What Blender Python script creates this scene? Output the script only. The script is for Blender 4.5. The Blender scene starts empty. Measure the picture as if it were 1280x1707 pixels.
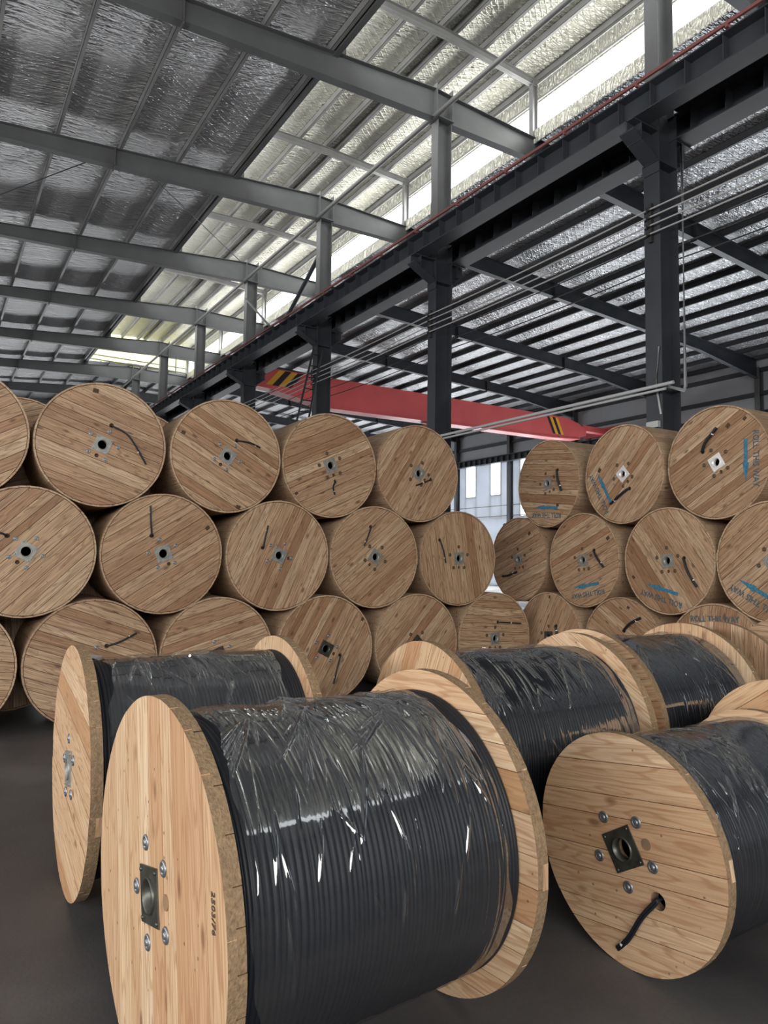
import bpy, math, random
import numpy as np
from mathutils import Matrix, Vector

random.seed(7)
SC = bpy.context.scene
COL = SC.collection
PI = math.pi

# ------------------------------------------------------------------ camera
cam_d = bpy.data.cameras.new('camera')
cam_d.sensor_fit = 'HORIZONTAL'
cam_d.sensor_width = 36.0
cam_d.lens = 1170.6 / 1280.0 * 36.0
cam_d.clip_end = 500
cam = bpy.data.objects.new('camera', cam_d)
COL.objects.link(cam)
_r = Vector((0.840053, -0.542336, 0.013492))
_u = Vector((-0.048064, -0.049631, 0.99761))
_f = Vector((0.54037, 0.838695, 0.067759))
cam.matrix_world = Matrix(((_r.x, _u.x, -_f.x, 0), (_r.y, _u.y, -_f.y, 0), (_r.z, _u.z, -_f.z, 1.7416), (0, 0, 0, 1)))
SC.camera = cam

# ------------------------------------------------------------------ sky and exposure
world = bpy.data.worlds.new('overcast_sky')
SC.world = world
world.use_nodes = True
_bg = world.node_tree.nodes['Background']
_bg.inputs[0].default_value = (0.93, 0.97, 1.0, 1)
_bg.inputs[1].default_value = 4.0
SC.view_settings.view_transform = 'Standard'
SC.view_settings.look = 'None'
SC.view_settings.gamma = 1.0
SC.view_settings.use_curve_mapping = False
SC.view_settings.exposure = 0.08


def daylight(name, loc, rot, sx, sy, radiance, col=(1, 1, 1)):
    """area lamp with a daylight tint"""
    d = bpy.data.lights.new(name, 'AREA')
    d.shape = 'RECTANGLE'
    d.size = sx; d.size_y = sy
    d.energy = radiance * math.pi * sx * sy
    d.color = col
    o = bpy.data.objects.new(name, d)
    COL.objects.link(o)
    o.location = loc
    o.rotation_euler = rot
    return o


# fill lamps added in front of unbroken walls: left, right, rear and far end
daylight('fill_left', (-11.7, 4.0, 4.2), (PI / 2, 0, -PI / 2), 27.0, 1.8, 15.0, (1.0, 0.985, 0.965))  # unseen lamp, added to light the drum faces from the left
daylight('fill_right', (34.5, 31.0, 2.9), (PI / 2, 0, PI / 2), 44.0, 3.2, 9.5, (0.95, 0.98, 1.0))  # unseen lamp low behind the stack, added to brighten the right roof
daylight('fill_rear', (-4.6, -9.8, 5.4), (PI / 2, 0, 0), 14.5, 4.4, 9.5, (1.0, 0.98, 0.95))  # added for a presumed door; shifted left, out of the film's reflections
daylight('fill_far', (11.0, 55.0, 5.0), (PI / 2, 0, PI), 44.0, 2.0, 9.0, (0.97, 0.99, 1.0))  # unseen lamp, added to brighten the far foil and the film tops
# sky light entering the two open sides of the roof monitor
daylight('daylight_monitor', (13.34, 16.5, 13.6), (PI / 2, 0, PI / 2), 53.0, 0.8, 6.8, (1.0, 0.99, 0.93))
daylight('daylight_monitor', (6.6, 16.5, 13.7), (PI / 2, 0, -PI / 2), 53.0, 0.8, 6.8, (1.0, 0.99, 0.93))
SC.cycles.max_bounces = 10
SC.cycles.diffuse_bounces = 6
SC.cycles.glossy_bounces = 4
SC.cycles.transparent_max_bounces = 12
SC.cycles.sample_clamp_indirect = 6.0
SC.cycles.caustics_reflective = False
SC.cycles.caustics_refractive = False


# ------------------------------------------------------------------ materials
def new_mat(name):
    m = bpy.data.materials.new(name)
    m.use_nodes = True
    nt = m.node_tree
    return m, nt, nt.nodes['Principled BSDF']


def N(nt, typ, **kw):
    n = nt.nodes.new(typ)
    for k, v in kw.items():
        if k.startswith('i_'):
            n.inputs[int(k[2:])].default_value = v
        else:
            setattr(n, k, v)
    return n


def ramp(nt, pts):
    n = nt.nodes.new('ShaderNodeValToRGB')
    e = n.color_ramp.elements
    while len(e) < len(pts):
        e.new(0.5)
    for el, (p, c) in zip(e, pts):
        el.position = p
        el.color = (c[0], c[1], c[2], 1)
    return n


def wood_mat(name, tones, dark, rough=0.62, grain=0.55):
    """board colour per piece, long grain along local X, knots and nail dots"""
    m, nt, b = new_mat(name)
    L = nt.links
    tc = N(nt, 'ShaderNodeTexCoord')
    oi = N(nt, 'ShaderNodeObjectInfo')
    off = N(nt, 'ShaderNodeVectorMath', operation='SCALE')
    cmb = N(nt, 'ShaderNodeCombineXYZ')
    mul = N(nt, 'ShaderNodeMath', operation='MULTIPLY', i_1=37.0)
    L.new(oi.outputs['Random'], mul.inputs[0])
    L.new(mul.outputs[0], cmb.inputs[0]); L.new(mul.outputs[0], cmb.inputs[1]); L.new(oi.outputs['Random'], cmb.inputs[2])
    add = N(nt, 'ShaderNodeVectorMath', operation='ADD')
    L.new(tc.outputs['Object'], add.inputs[0]); L.new(cmb.outputs[0], add.inputs[1])
    mp = N(nt, 'ShaderNodeMapping')
    mp.inputs['Scale'].default_value = (1.9, 58, 58)
    L.new(add.outputs[0], mp.inputs[0])
    g1 = N(nt, 'ShaderNodeTexNoise')
    g1.inputs['Scale'].default_value = 1.5; g1.inputs['Detail'].default_value = 8; g1.inputs['Roughness'].default_value = 0.62; g1.inputs['Distortion'].default_value = 0.35
    L.new(mp.outputs[0], g1.inputs['Vector'])
    # growth ring figure
    mp2 = N(nt, 'ShaderNodeMapping')
    mp2.inputs['Scale'].default_value = (0.9, 9, 9)
    L.new(add.outputs[0], mp2.inputs[0])
    g2 = N(nt, 'ShaderNodeTexNoise')
    g2.inputs['Scale'].default_value = 1.3; g2.inputs['Detail'].default_value = 2
    L.new(mp2.outputs[0], g2.inputs['Vector'])
    rg = N(nt, 'ShaderNodeMath', operation='MULTIPLY', i_1=60.0)
    L.new(g2.outputs['Fac'], rg.inputs[0])
    sn = N(nt, 'ShaderNodeMath', operation='SINE')
    L.new(rg.outputs[0], sn.inputs[0])
    # board tone
    rp = ramp(nt, tones)
    rp.color_ramp.interpolation = 'LINEAR'
    L.new(oi.outputs['Random'], rp.inputs[0])
    gr = ramp(nt, [(0.36, (1, 1, 1)), (0.62, (0, 0, 0))])
    L.new(g1.outputs['Fac'], gr.inputs[0])
    f1 = N(nt, 'ShaderNodeMath', operation='MULTIPLY', i_1=grain)
    L.new(gr.outputs[0], f1.inputs[0])
    mx = N(nt, 'ShaderNodeMix', data_type='RGBA', blend_type='MIX')
    mx.inputs[7].default_value = (dark[0], dark[1], dark[2], 1)
    L.new(f1.outputs[0], mx.inputs[0]); L.new(rp.outputs[0], mx.inputs[6])
    r2 = N(nt, 'ShaderNodeMapRange', i_1=0.45, i_2=1.0, i_3=0.0, i_4=0.5)
    L.new(sn.outputs[0], r2.inputs[0])
    mx2 = N(nt, 'ShaderNodeMix', data_type='RGBA', blend_type='MIX')
    mx2.inputs[7].default_value = (dark[0] * 1.05, dark[1] * 0.9, dark[2] * 0.8, 1)
    L.new(r2.outputs[0], mx2.inputs[0]); L.new(mx.outputs[2], mx2.inputs[6])
    # knots
    mp3 = N(nt, 'ShaderNodeMapping')
    mp3.inputs['Scale'].default_value = (3.0, 7.0, 7.0)
    L.new(add.outputs[0], mp3.inputs[0])
    vk = N(nt, 'ShaderNodeTexVoronoi')
    vk.inputs['Scale'].default_value = 1.0
    L.new(mp3.outputs[0], vk.inputs['Vector'])
    kr = ramp(nt, [(0.06, (1, 1, 1)), (0.15, (0, 0, 0))])
    L.new(vk.outputs['Distance'], kr.inputs[0])
    kf = N(nt, 'ShaderNodeMath', operation='MULTIPLY', i_1=0.75)
    L.new(kr.outputs[0], kf.inputs[0])
    mx3 = N(nt, 'ShaderNodeMix', data_type='RGBA', blend_type='MIX')
    mx3.inputs[7].default_value = (dark[0] * 0.55, dark[1] * 0.45, dark[2] * 0.4, 1)
    L.new(kf.outputs[0], mx3.inputs[0]); L.new(mx2.outputs[2], mx3.inputs[6])
    # nail heads and specks
    vn = N(nt, 'ShaderNodeTexVoronoi')
    vn.inputs['Scale'].default_value = 13.0
    L.new(add.outputs[0], vn.inputs['Vector'])
    nr = ramp(nt, [(0.055, (1, 1, 1)), (0.085, (0, 0, 0))])
    L.new(vn.outputs['Distance'], nr.inputs[0])
    nf = N(nt, 'ShaderNodeMath', operation='MULTIPLY', i_1=0.7)
    L.new(nr.outputs[0], nf.inputs[0])
    mx4 = N(nt, 'ShaderNodeMix', data_type='RGBA', blend_type='MIX')
    mx4.inputs[7].default_value = (0.06, 0.045, 0.035, 1)
    L.new(nf.outputs[0], mx4.inputs[0]); L.new(mx3.outputs[2], mx4.inputs[6])
    L.new(mx4.outputs[2], b.inputs['Base Color'])
    b.inputs['Roughness'].default_value = rough
    bp = N(nt, 'ShaderNodeBump')
    bp.inputs['Strength'].default_value = 0.25; bp.inputs['Distance'].default_value = 0.004
    L.new(g1.outputs['Fac'], bp.inputs['Height'])
    L.new(bp.outputs[0], b.inputs['Normal'])
    return m


def plain(name, col, rough=0.5, metal=0.0, noise=0.0, nscale=8.0, bump=0.0, bscale=30.0, spec=None):
    m, nt, b = new_mat(name)
    L = nt.links
    b.inputs['Base Color'].default_value = (*col, 1)
    b.inputs['Roughness'].default_value = rough
    b.inputs['Metallic'].default_value = metal
    if spec is not None:
        b.inputs['Specular IOR Level'].default_value = spec
    tc = N(nt, 'ShaderNodeTexCoord')
    if noise:
        nz = N(nt, 'ShaderNodeTexNoise')
        nz.inputs['Scale'].default_value = nscale; nz.inputs['Detail'].default_value = 5
        L.new(tc.outputs['Object'], nz.inputs['Vector'])
        lo = tuple(c * (1 - noise) for c in col); hi = tuple(min(1, c * (1 + noise)) for c in col)
        rp = ramp(nt, [(0.3, lo), (0.7, hi)])
        L.new(nz.outputs['Fac'], rp.inputs[0])
        L.new(rp.outputs[0], b.inputs['Base Color'])
    if bump:
        nb = N(nt, 'ShaderNodeTexNoise')
        nb.inputs['Scale'].default_value = bscale; nb.inputs['Detail'].default_value = 4
        L.new(tc.outputs['Object'], nb.inputs['Vector'])
        bp = N(nt, 'ShaderNodeBump')
        bp.inputs['Strength'].default_value = bump; bp.inputs['Distance'].default_value = 0.01
        L.new(nb.outputs['Fac'], bp.inputs['Height'])
        L.new(bp.outputs[0], b.inputs['Normal'])
    return m


def foil_mat(name, col, rough=0.32, metal=0.75, thread=0.10, crumple=1.0):
    """crinkled aluminium insulation foil: cross wrinkles, soft bulges and a fine scrim of threads"""
    m, nt, b = new_mat(name)
    L = nt.links
    b.inputs['Base Color'].default_value = (*col, 1)
    b.inputs['Metallic'].default_value = metal
    b.inputs['Roughness'].default_value = rough
    tc = N(nt, 'ShaderNodeTexCoord')

    def mapped(scale, rot):
        mp = N(nt, 'ShaderNodeMapping')
        mp.inputs['Scale'].default_value = scale
        mp.inputs['Rotation'].default_value = (0, 0, math.radians(rot))
        L.new(tc.outputs['Object'], mp.inputs[0])
        return mp

    def noise(mp, sc, det, dist):
        n = N(nt, 'ShaderNodeTexNoise')
        n.inputs['Scale'].default_value = sc; n.inputs['Detail'].default_value = det; n.inputs['Distortion'].default_value = dist
        L.new(mp.outputs[0], n.inputs['Vector'])
        return n.outputs['Fac']

    def ridge(fac, p):
        # sharp creases: 1 - |2n - 1|, raised to a power
        a_ = N(nt, 'ShaderNodeMath', operation='MULTIPLY_ADD', i_1=2.0, i_2=-1.0); L.new(fac, a_.inputs[0])
        b_ = N(nt, 'ShaderNodeMath', operation='ABSOLUTE'); L.new(a_.outputs[0], b_.inputs[0])
        c_ = N(nt, 'ShaderNodeMath', operation='SUBTRACT', i_0=1.0); L.new(b_.outputs[0], c_.inputs[1])
        d_ = N(nt, 'ShaderNodeMath', operation='POWER', i_1=p); L.new(c_.outputs[0], d_.inputs[0])
        return d_.outputs[0]

    def mul(o, k):
        n = N(nt, 'ShaderNodeMath', operation='MULTIPLY', i_1=k); L.new(o, n.inputs[0]); return n.outputs[0]

    def add(p, q):
        n = N(nt, 'ShaderNodeMath', operation='ADD'); L.new(p, n.inputs[0]); L.new(q, n.inputs[1]); return n.outputs[0]
    w1 = mul(ridge(noise(mapped((0.5, 2.6, 1), 14), 2.2, 3, 0.5), 5), 0.55 * crumple)
    w2 = mul(ridge(noise(mapped((0.6, 3.4, 1), -28), 2.0, 2, 0.4), 6), 0.40 * crumple)
    w3 = mul(noise(mapped((1.0, 1.0, 1), 0), 0.9, 4, 0.3), 1.1)
    hgt = add(add(w1, w2), w3)
    for rot in (38, -38):
        mm = mapped((1, 1, 1), rot)
        w = N(nt, 'ShaderNodeTexWave', wave_type='BANDS', bands_direction='Y')
        w.inputs['Scale'].default_value = 2.3; w.inputs['Distortion'].default_value = 2.2; w.inputs['Detail'].default_value = 2.0
        L.new(mm.outputs[0], w.inputs['Vector'])
        pw = N(nt, 'ShaderNodeMath', operation='POWER', i_1=10.0)
        L.new(w.outputs['Fac'], pw.inputs[0])
        hgt = add(hgt, mul(pw.outputs[0], thread))
    bp = N(nt, 'ShaderNodeBump')
    bp.inputs['Strength'].default_value = 0.8; bp.inputs['Distance'].default_value = 0.12
    L.new(hgt, bp.inputs['Height'])
    L.new(bp.outputs[0], b.inputs['Normal'])
    return m


def film_mat(name):
    m, nt, b = new_mat(name)
    nt.nodes.remove(b)
    L = nt.links
    out = nt.nodes['Material Output']
    tr = N(nt, 'ShaderNodeBsdfTransparent')
    tr.inputs[0].default_value = (0.93, 0.95, 0.97, 1)
    gl = N(nt, 'ShaderNodeBsdfGlossy')
    gl.inputs['Roughness'].default_value = 0.05
    df = N(nt, 'ShaderNodeBsdfDiffuse')
    df.inputs[0].default_value = (0.75, 0.78, 0.82, 1)
    fr = N(nt, 'ShaderNodeFresnel')
    fr.inputs[0].default_value = 1.45
    tc = N(nt, 'ShaderNodeTexCoord')
    mp = N(nt, 'ShaderNodeMapping')
    mp.inputs['Scale'].default_value = (5, 40, 5)
    L.new(tc.outputs['Object'], mp.inputs[0])
    nz = N(nt, 'ShaderNodeTexNoise')
    nz.inputs['Scale'].default_value = 1.0; nz.inputs['Detail'].default_value = 3
    L.new(mp.outputs[0], nz.inputs['Vector'])
    bp = N(nt, 'ShaderNodeBump')
    bp.inputs['Strength'].default_value = 0.12; bp.inputs['Distance'].default_value = 0.005
    L.new(nz.outputs['Fac'], bp.inputs['Height'])
    L.new(bp.outputs[0], gl.inputs['Normal'])
    L.new(bp.outputs[0], fr.inputs['Normal'])
    m1 = N(nt, 'ShaderNodeMixShader', i_0=0.012)
    L.new(tr.outputs[0], m1.inputs[1]); L.new(df.outputs[0], m1.inputs[2])
    fm = N(nt, 'ShaderNodeMath', operation='MULTIPLY_ADD', i_1=0.28, i_2=0.13)
    L.new(fr.outputs[0], fm.inputs[0])
    fm.use_clamp = True
    m2 = N(nt, 'ShaderNodeMixShader')
    L.new(fm.outputs[0], m2.inputs[0]); L.new(m1.outputs[0], m2.inputs[1]); L.new(gl.outputs[0], m2.inputs[2])
    L.new(m2.outputs[0], out.inputs['Surface'])
    return m


def pane_mat(name, tint, haze):
    """translucent sheet: passes daylight, slightly milky"""
    m, nt, b = new_mat(name)
    nt.nodes.remove(b)
    L = nt.links
    out = nt.nodes['Material Output']
    tr = N(nt, 'ShaderNodeBsdfTransparent'); tr.inputs[0].default_value = (*tint, 1)
    tl = N(nt, 'ShaderNodeBsdfTranslucent'); tl.inputs[0].default_value = (*tint, 1)
    mx = N(nt, 'ShaderNodeMixShader', i_0=haze)
    L.new(tr.outputs[0], mx.inputs[1]); L.new(tl.outputs[0], mx.inputs[2])
    gl = N(nt, 'ShaderNodeBsdfGlossy'); gl.inputs['Roughness'].default_value = 0.15
    m2 = N(nt, 'ShaderNodeMixShader', i_0=0.05)
    L.new(mx.outputs[0], m2.inputs[1]); L.new(gl.outputs[0], m2.inputs[2])
    L.new(m2.outputs[0], out.inputs['Surface'])
    return m


def sheet_mat(name, col, tl_fac):
    """milky corrugated plastic wall sheet: scatters, and lets part of the daylight through"""
    m, nt, b = new_mat(name)
    nt.nodes.remove(b)
    L = nt.links
    out = nt.nodes['Material Output']
    tc = N(nt, 'ShaderNodeTexCoord')
    nz = N(nt, 'ShaderNodeTexNoise'); nz.inputs['Scale'].default_value = 0.8
    L.new(tc.outputs['Object'], nz.inputs['Vector'])
    rp = ramp(nt, [(0.3, tuple(c * 0.92 for c in col)), (0.7, col)])
    L.new(nz.outputs['Fac'], rp.inputs[0])
    df = N(nt, 'ShaderNodeBsdfDiffuse'); tl = N(nt, 'ShaderNodeBsdfTranslucent')
    L.new(rp.outputs[0], df.inputs[0]); L.new(rp.outputs[0], tl.inputs[0])
    mx = N(nt, 'ShaderNodeMixShader', i_0=tl_fac)
    L.new(df.outputs[0], mx.inputs[1]); L.new(tl.outputs[0], mx.inputs[2])
    L.new(mx.outputs[0], out.inputs['Surface'])
    return m


def floor_mat():
    m, nt, b = new_mat('worn_concrete')
    L = nt.links
    tc = N(nt, 'ShaderNodeTexCoord')
    n1 = N(nt, 'ShaderNodeTexNoise'); n1.inputs['Scale'].default_value = 0.9; n1.inputs['Detail'].default_value = 8
    n2 = N(nt, 'ShaderNodeTexNoise'); n2.inputs['Scale'].default_value = 60; n2.inputs['Detail'].default_value = 3
    L.new(tc.outputs['Object'], n1.inputs['Vector']); L.new(tc.outputs['Object'], n2.inputs['Vector'])
    r1 = ramp(nt, [(0.3, (0.052, 0.050, 0.052)), (0.55, (0.10, 0.094, 0.094)), (0.8, (0.17, 0.16, 0.156))])
    L.new(n1.outputs['Fac'], r1.inputs[0])
    mx = N(nt, 'ShaderNodeMix', data_type='RGBA', blend_type='MULTIPLY')
    mx.inputs[0].default_value = 0.35
    L.new(r1.outputs[0], mx.inputs[6]); L.new(n2.outputs['Color'], mx.inputs[7])
    L.new(mx.outputs[2], b.inputs['Base Color'])
    rr = N(nt, 'ShaderNodeMapRange', i_1=0.3, i_2=0.7, i_3=0.45, i_4=0.7)
    L.new(n1.outputs['Fac'], rr.inputs[0]); L.new(rr.outputs[0], b.inputs['Roughness'])
    b.inputs['Specular IOR Level'].default_value = 0.35
    bp = N(nt, 'ShaderNodeBump'); bp.inputs['Strength'].default_value = 0.15; bp.inputs['Distance'].default_value = 0.005
    L.new(n2.outputs['Fac'], bp.inputs['Height']); L.new(bp.outputs[0], b.inputs['Normal'])
    return m


M = {}
M['wood_new'] = wood_mat('fresh_pine', [(0.0, (0.52, 0.30, 0.15)), (0.18, (0.72, 0.52, 0.33)), (0.36, (0.58, 0.36, 0.20)), (0.54, (0.74, 0.56, 0.37)), (0.7, (0.62, 0.41, 0.24)), (0.86, (0.70, 0.51, 0.33)), (1.0, (0.50, 0.28, 0.14))], (0.33, 0.17, 0.08), grain=0.5)
M['wood_old'] = wood_mat('stored_pine', [(0.0, (0.37, 0.205, 0.108)), (0.15, (0.56, 0.385, 0.24)), (0.3, (0.43, 0.265, 0.15)), (0.45, (0.61, 0.44, 0.285)), (0.6, (0.32, 0.175, 0.09)), (0.75, (0.52, 0.345, 0.205)), (0.88, (0.59, 0.43, 0.28)), (1.0, (0.38, 0.21, 0.115))], (0.15, 0.075, 0.038), grain=0.66)
M['wood_end'] = plain('end_grain', (0.27, 0.18, 0.10), 0.8, noise=0.28, nscale=70, bump=0.5, bscale=120)
M['wood_stave'] = wood_mat('stave_pine', [(0.0, (0.44, 0.29, 0.18)), (0.5, (0.56, 0.40, 0.26)), (1.0, (0.38, 0.245, 0.15))], (0.18, 0.10, 0.055), grain=0.4)
M['wood_core'] = plain('dark_core', (0.10, 0.062, 0.035), 0.85)
M['hole'] = plain('chiselled_notch', (0.075, 0.04, 0.02), 0.9)
M['plug'] = plain('wood_plug', (0.26, 0.165, 0.095), 0.7, noise=0.2)
M['galv'] = plain('galvanised_plate', (0.27, 0.27, 0.25), 0.5, metal=0.4, noise=0.2, nscale=25)
M['galv_bright'] = plain('zinc_plate_glare', (0.85, 0.85, 0.85), 0.4, metal=0.4)  # the zinc's white reflection is put into its base colour
M['plate_dark'] = plain('dark_steel_plate', (0.10, 0.10, 0.085), 0.4, metal=0.7, noise=0.3, nscale=20)
M['plate_rust'] = plain('rusted_plate', (0.085, 0.05, 0.04), 0.6, metal=0.5, noise=0.3, nscale=20)
M['bolt'] = plain('zinc_bolt', (0.27, 0.28, 0.30), 0.42, metal=0.8)
M['bolt_dull'] = plain('dull_bolt', (0.11, 0.075, 0.05), 0.55, metal=0.3)
M['cable'] = plain('black_cable', (0.012, 0.014, 0.019), 0.5, spec=0.35)
M['tie'] = plain('white_tie', (0.75, 0.75, 0.72), 0.5)
M['film'] = film_mat('stretch_film')
M['ink_blue'] = plain('blue_stencil', (0.035, 0.17, 0.27), 0.7, noise=0.45, nscale=40)
M['ink_dark'] = plain('dark_stencil', (0.05, 0.10, 0.13), 0.75, noise=0.6, nscale=45)
M['pencil'] = plain('pencil_mark', (0.09, 0.06, 0.05), 0.7)
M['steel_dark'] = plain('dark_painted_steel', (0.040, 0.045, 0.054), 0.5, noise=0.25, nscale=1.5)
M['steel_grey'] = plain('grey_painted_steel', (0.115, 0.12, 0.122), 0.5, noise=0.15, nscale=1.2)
M['steel_purlin'] = plain('purlin_zinc', (0.30, 0.30, 0.30), 0.5, metal=0.3, noise=0.15, nscale=2)
M['steel_purlin_dark'] = plain('purlin_painted', (0.055, 0.058, 0.065), 0.55)
M['foil'] = foil_mat('roof_foil', (0.66, 0.66, 0.67), rough=0.36, metal=0.7)
M['foil_warm'] = foil_mat('monitor_foil', (0.80, 0.79, 0.70), rough=0.42, metal=0.5, thread=0.14)
M['red'] = plain('crane_red', (0.62, 0.10, 0.10), 0.42, noise=0.08, nscale=1)
M['red_rail'] = plain('rail_red', (0.24, 0.085, 0.08), 0.6)
M['yellow'] = plain('stripe_yellow', (0.75, 0.38, 0.03), 0.5)
M['black'] = plain('stripe_black', (0.012, 0.012, 0.014), 0.5)
M['wall'] = plain('wall_sheet', (0.46, 0.48, 0.51), 0.6, noise=0.08, nscale=0.6)
M['wall_low'] = sheet_mat('translucent_wall_sheet', (0.80, 0.83, 0.88), 0.35)
M['pane'] = pane_mat('window_sheet', (0.95, 0.98, 1.0), 0.3)
M['pane_yellow'] = pane_mat('yellowed_sheet', (0.90, 0.88, 0.62), 0.55)
M['pipe'] = plain('white_conduit', (0.46, 0.47, 0.48), 0.5)
M['wire'] = plain('pale_wire', (0.42, 0.42, 0.42), 0.5)
M['wire_dark'] = plain('dark_wire', (0.03, 0.03, 0.03), 0.5)
M['tube'] = plain('tube_strut_paint', (0.16, 0.16, 0.155), 0.5)
M['floor'] = floor_mat()


# ------------------------------------------------------------------ mesh helpers
def mesh_data(name, V, F, mats, midx=None, smooth=False):
    me = bpy.data.meshes.new(name)
    me.from_pydata(V, [], F)
    for mt in mats:
        me.materials.append(mt)
    if midx is not None:
        me.polygons.foreach_set('material_index', midx)
    if smooth is True:
        me.polygons.foreach_set('use_smooth', [True] * len(me.polygons))
    elif smooth:
        me.polygons.foreach_set('use_smooth', smooth)
    me.update()
    return me


def link(name, me, parent=None, loc=(0, 0, 0), rot=(0, 0, 0)):
    o = bpy.data.objects.new(name, me)
    COL.objects.link(o)
    o.location = loc
    o.rotation_euler = rot
    if parent is not None:
        o.parent = parent
    return o


def tag(o, label=None, cat=None, group=None, kind=None):
    if label: o['label'] = label
    if cat: o['category'] = cat
    if group: o['group'] = group
    if kind: o['kind'] = kind
    return o


class MB:
    """collects boxes, tubes and polygons into one mesh"""
    def __init__(s):
        s.V = []; s.F = []; s.I = []; s.S = []

    def add(s, V, F, mi=0, smooth=False):
        n = len(s.V)
        s.V += [tuple(v) for v in V]
        s.F += [tuple(i + n for i in f) for f in F]
        s.I += [mi] * len(F)
        s.S += [smooth] * len(F)
        return s

    def box(s, x0, x1, y0, y1, z0, z1, mi=0):
        V = [(x0, y0, z0), (x1, y0, z0), (x1, y1, z0), (x0, y1, z0), (x0, y0, z1), (x1, y0, z1), (x1, y1, z1), (x0, y1, z1)]
        F = [(0, 3, 2, 1), (4, 5, 6, 7), (0, 1, 5, 4), (1, 2, 6, 5), (2, 3, 7, 6), (3, 0, 4, 7)]
        return s.add(V, F, mi)

    def prism_y(s, pts, y0, y1, mi=0):
        """outline in x,z swept along y"""
        n = len(pts)
        V = [(x, y0, z) for x, z in pts] + [(x, y1, z) for x, z in pts]
        F = [tuple(range(n)), tuple(range(2 * n - 1, n - 1, -1))]
        F += [(i, i + n, (i + 1) % n + n, (i + 1) % n) for i in range(n)]
        return s.add(V, F, mi)

    def tube(s, pts, r, seg=8, mi=0, cap=True, r_end=None):
        pts = [Vector(p) for p in pts]
        n = len(pts)
        V = []; F = []
        up = Vector((0, 0, 1))
        for k, p in enumerate(pts):
            d = (pts[min(k + 1, n - 1)] - pts[max(k - 1, 0)]).normalized()
            a = d.cross(up)
            if a.length < 1e-3:
                a = d.cross(Vector((1, 0, 0)))
            a.normalize(); b = d.cross(a)
            rr = r if r_end is None else r + (r_end - r) * k / (n - 1)
            for j in range(seg):
                t = 2 * PI * j / seg
                V.append(p + a * rr * math.cos(t) + b * rr * math.sin(t))
        for k in range(n - 1):
            for j in range(seg):
                j2 = (j + 1) % seg
                F.append((k * seg + j, k * seg + j2, (k + 1) * seg + j2, (k + 1) * seg + j))
        s.add(V, F, mi, True)
        if cap:
            s.add(V[:seg], [tuple(range(seg))[::-1]], mi)
            s.add(V[-seg:], [tuple(range(seg))], mi)
        return s

    def lathe_y(s, prof, seg=32, mi=0, smooth=True, cx=0, cz=0):
        """profile of (radius, y) spun about the Y axis"""
        V = []; F = []
        for rr, y in prof:
            for j in range(seg):
                t = 2 * PI * j / seg
                V.append((cx + rr * math.cos(t), y, cz + rr * math.sin(t)))
        for k in range(len(prof) - 1):
            for j in range(seg):
                j2 = (j + 1) % seg
                F.append((k * seg + j, k * seg + j2, (k + 1) * seg + j2, (k + 1) * seg + j))
        return s.add(V, F, mi, smooth)

    def data(s, name, mats):
        if not isinstance(mats, (list, tuple)):
            mats = [mats]
        return mesh_data(name, s.V, s.F, mats, s.I, s.S)

    def obj(s, name, mats, parent=None, loc=(0, 0, 0), rot=(0, 0, 0)):
        return link(name, s.data(name, mats), parent, loc, rot)


def empty(name, loc, rz=0.0):
    o = bpy.data.objects.new(name, None)
    o.empty_display_size = 0.2
    COL.objects.link(o)
    o.location = loc
    o.rotation_euler = (0, 0, rz)
    return o


# ------------------------------------------------------------------ the building
CX = 9.89                              # centre line of the middle column row
FY = [7.014 + 6.0 * k for k in range(-1, 9)]      # frame positions along the hall
Y0, Y1 = -10.0, 55.3
XL, XR = -12.0, 34.8


def ztop(x):                           # top of the main rafters
    if x <= 9.9:
        return 13.03 + 0.087 * (x - 9.72)
    if x <= 13.0:
        return 13.0 - 0.02 * (x - 9.9)
    return 12.93 - 0.046 * (x - 13.0)


def zbot(x):
    if x <= 9.9:
        return ztop(x) - max(0.36, 0.40 + 0.040 * (x - 1.2))
    if x <= 13.0:
        return ztop(x) - 0.74 + 0.045 * (x - 9.9)
    d = 0.56
    if x > 29.5:
        d += (x - 29.5) * 0.075
    return ztop(x) - d


fl = MB().box(XL - 0.15, XR, Y0 - 0.15, 55.45, -0.2, 0).obj('floor', M['floor'])
tag(fl, kind='structure')


def sheet(name, xs, zf, y0, y1, mat, ny=8, sag=0.0, purl=None):
    """roof sheet following zf(x), 4 cm thick"""
    V = []; F = []
    ys = np.linspace(y0, y1, ny + 1)
    nx = len(xs)
    for t in (0.0, 0.04):
        for y in ys:
            for x in xs:
                s_ = 0.0
                if purl and sag and t == 0.0:
                    d = min(abs(x - p) for p in purl)
                    s_ = -sag * min(1.0, d / 0.7)
                V.append((x, float(y), zf(x) + t + s_))
    o = nx * (ny + 1)
    for j in range(ny):
        for i in range(nx - 1):
            a = j * nx + i
            F.append((a, a + nx, a + nx + 1, a + 1))
            F.append((o + a, o + a + 1, o + a + nx + 1, o + a + nx))
    for j in range(ny):
        a = j * nx
        F.append((a, o + a, o + a + nx, a + nx))
        b = a + nx - 1
        F.append((b, b + nx, o + b + nx, o + b))
    for i in range(nx - 1):
        F.append((i, i + 1, o + i + 1, o + i))
        a = ny * nx + i
        F.append((a, o + a, o + a + 1, a + 1))
    ob = link(name, mesh_data(name, V, F, [mat], smooth=False))
    tag(ob, kind='structure')
    return ob


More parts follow.
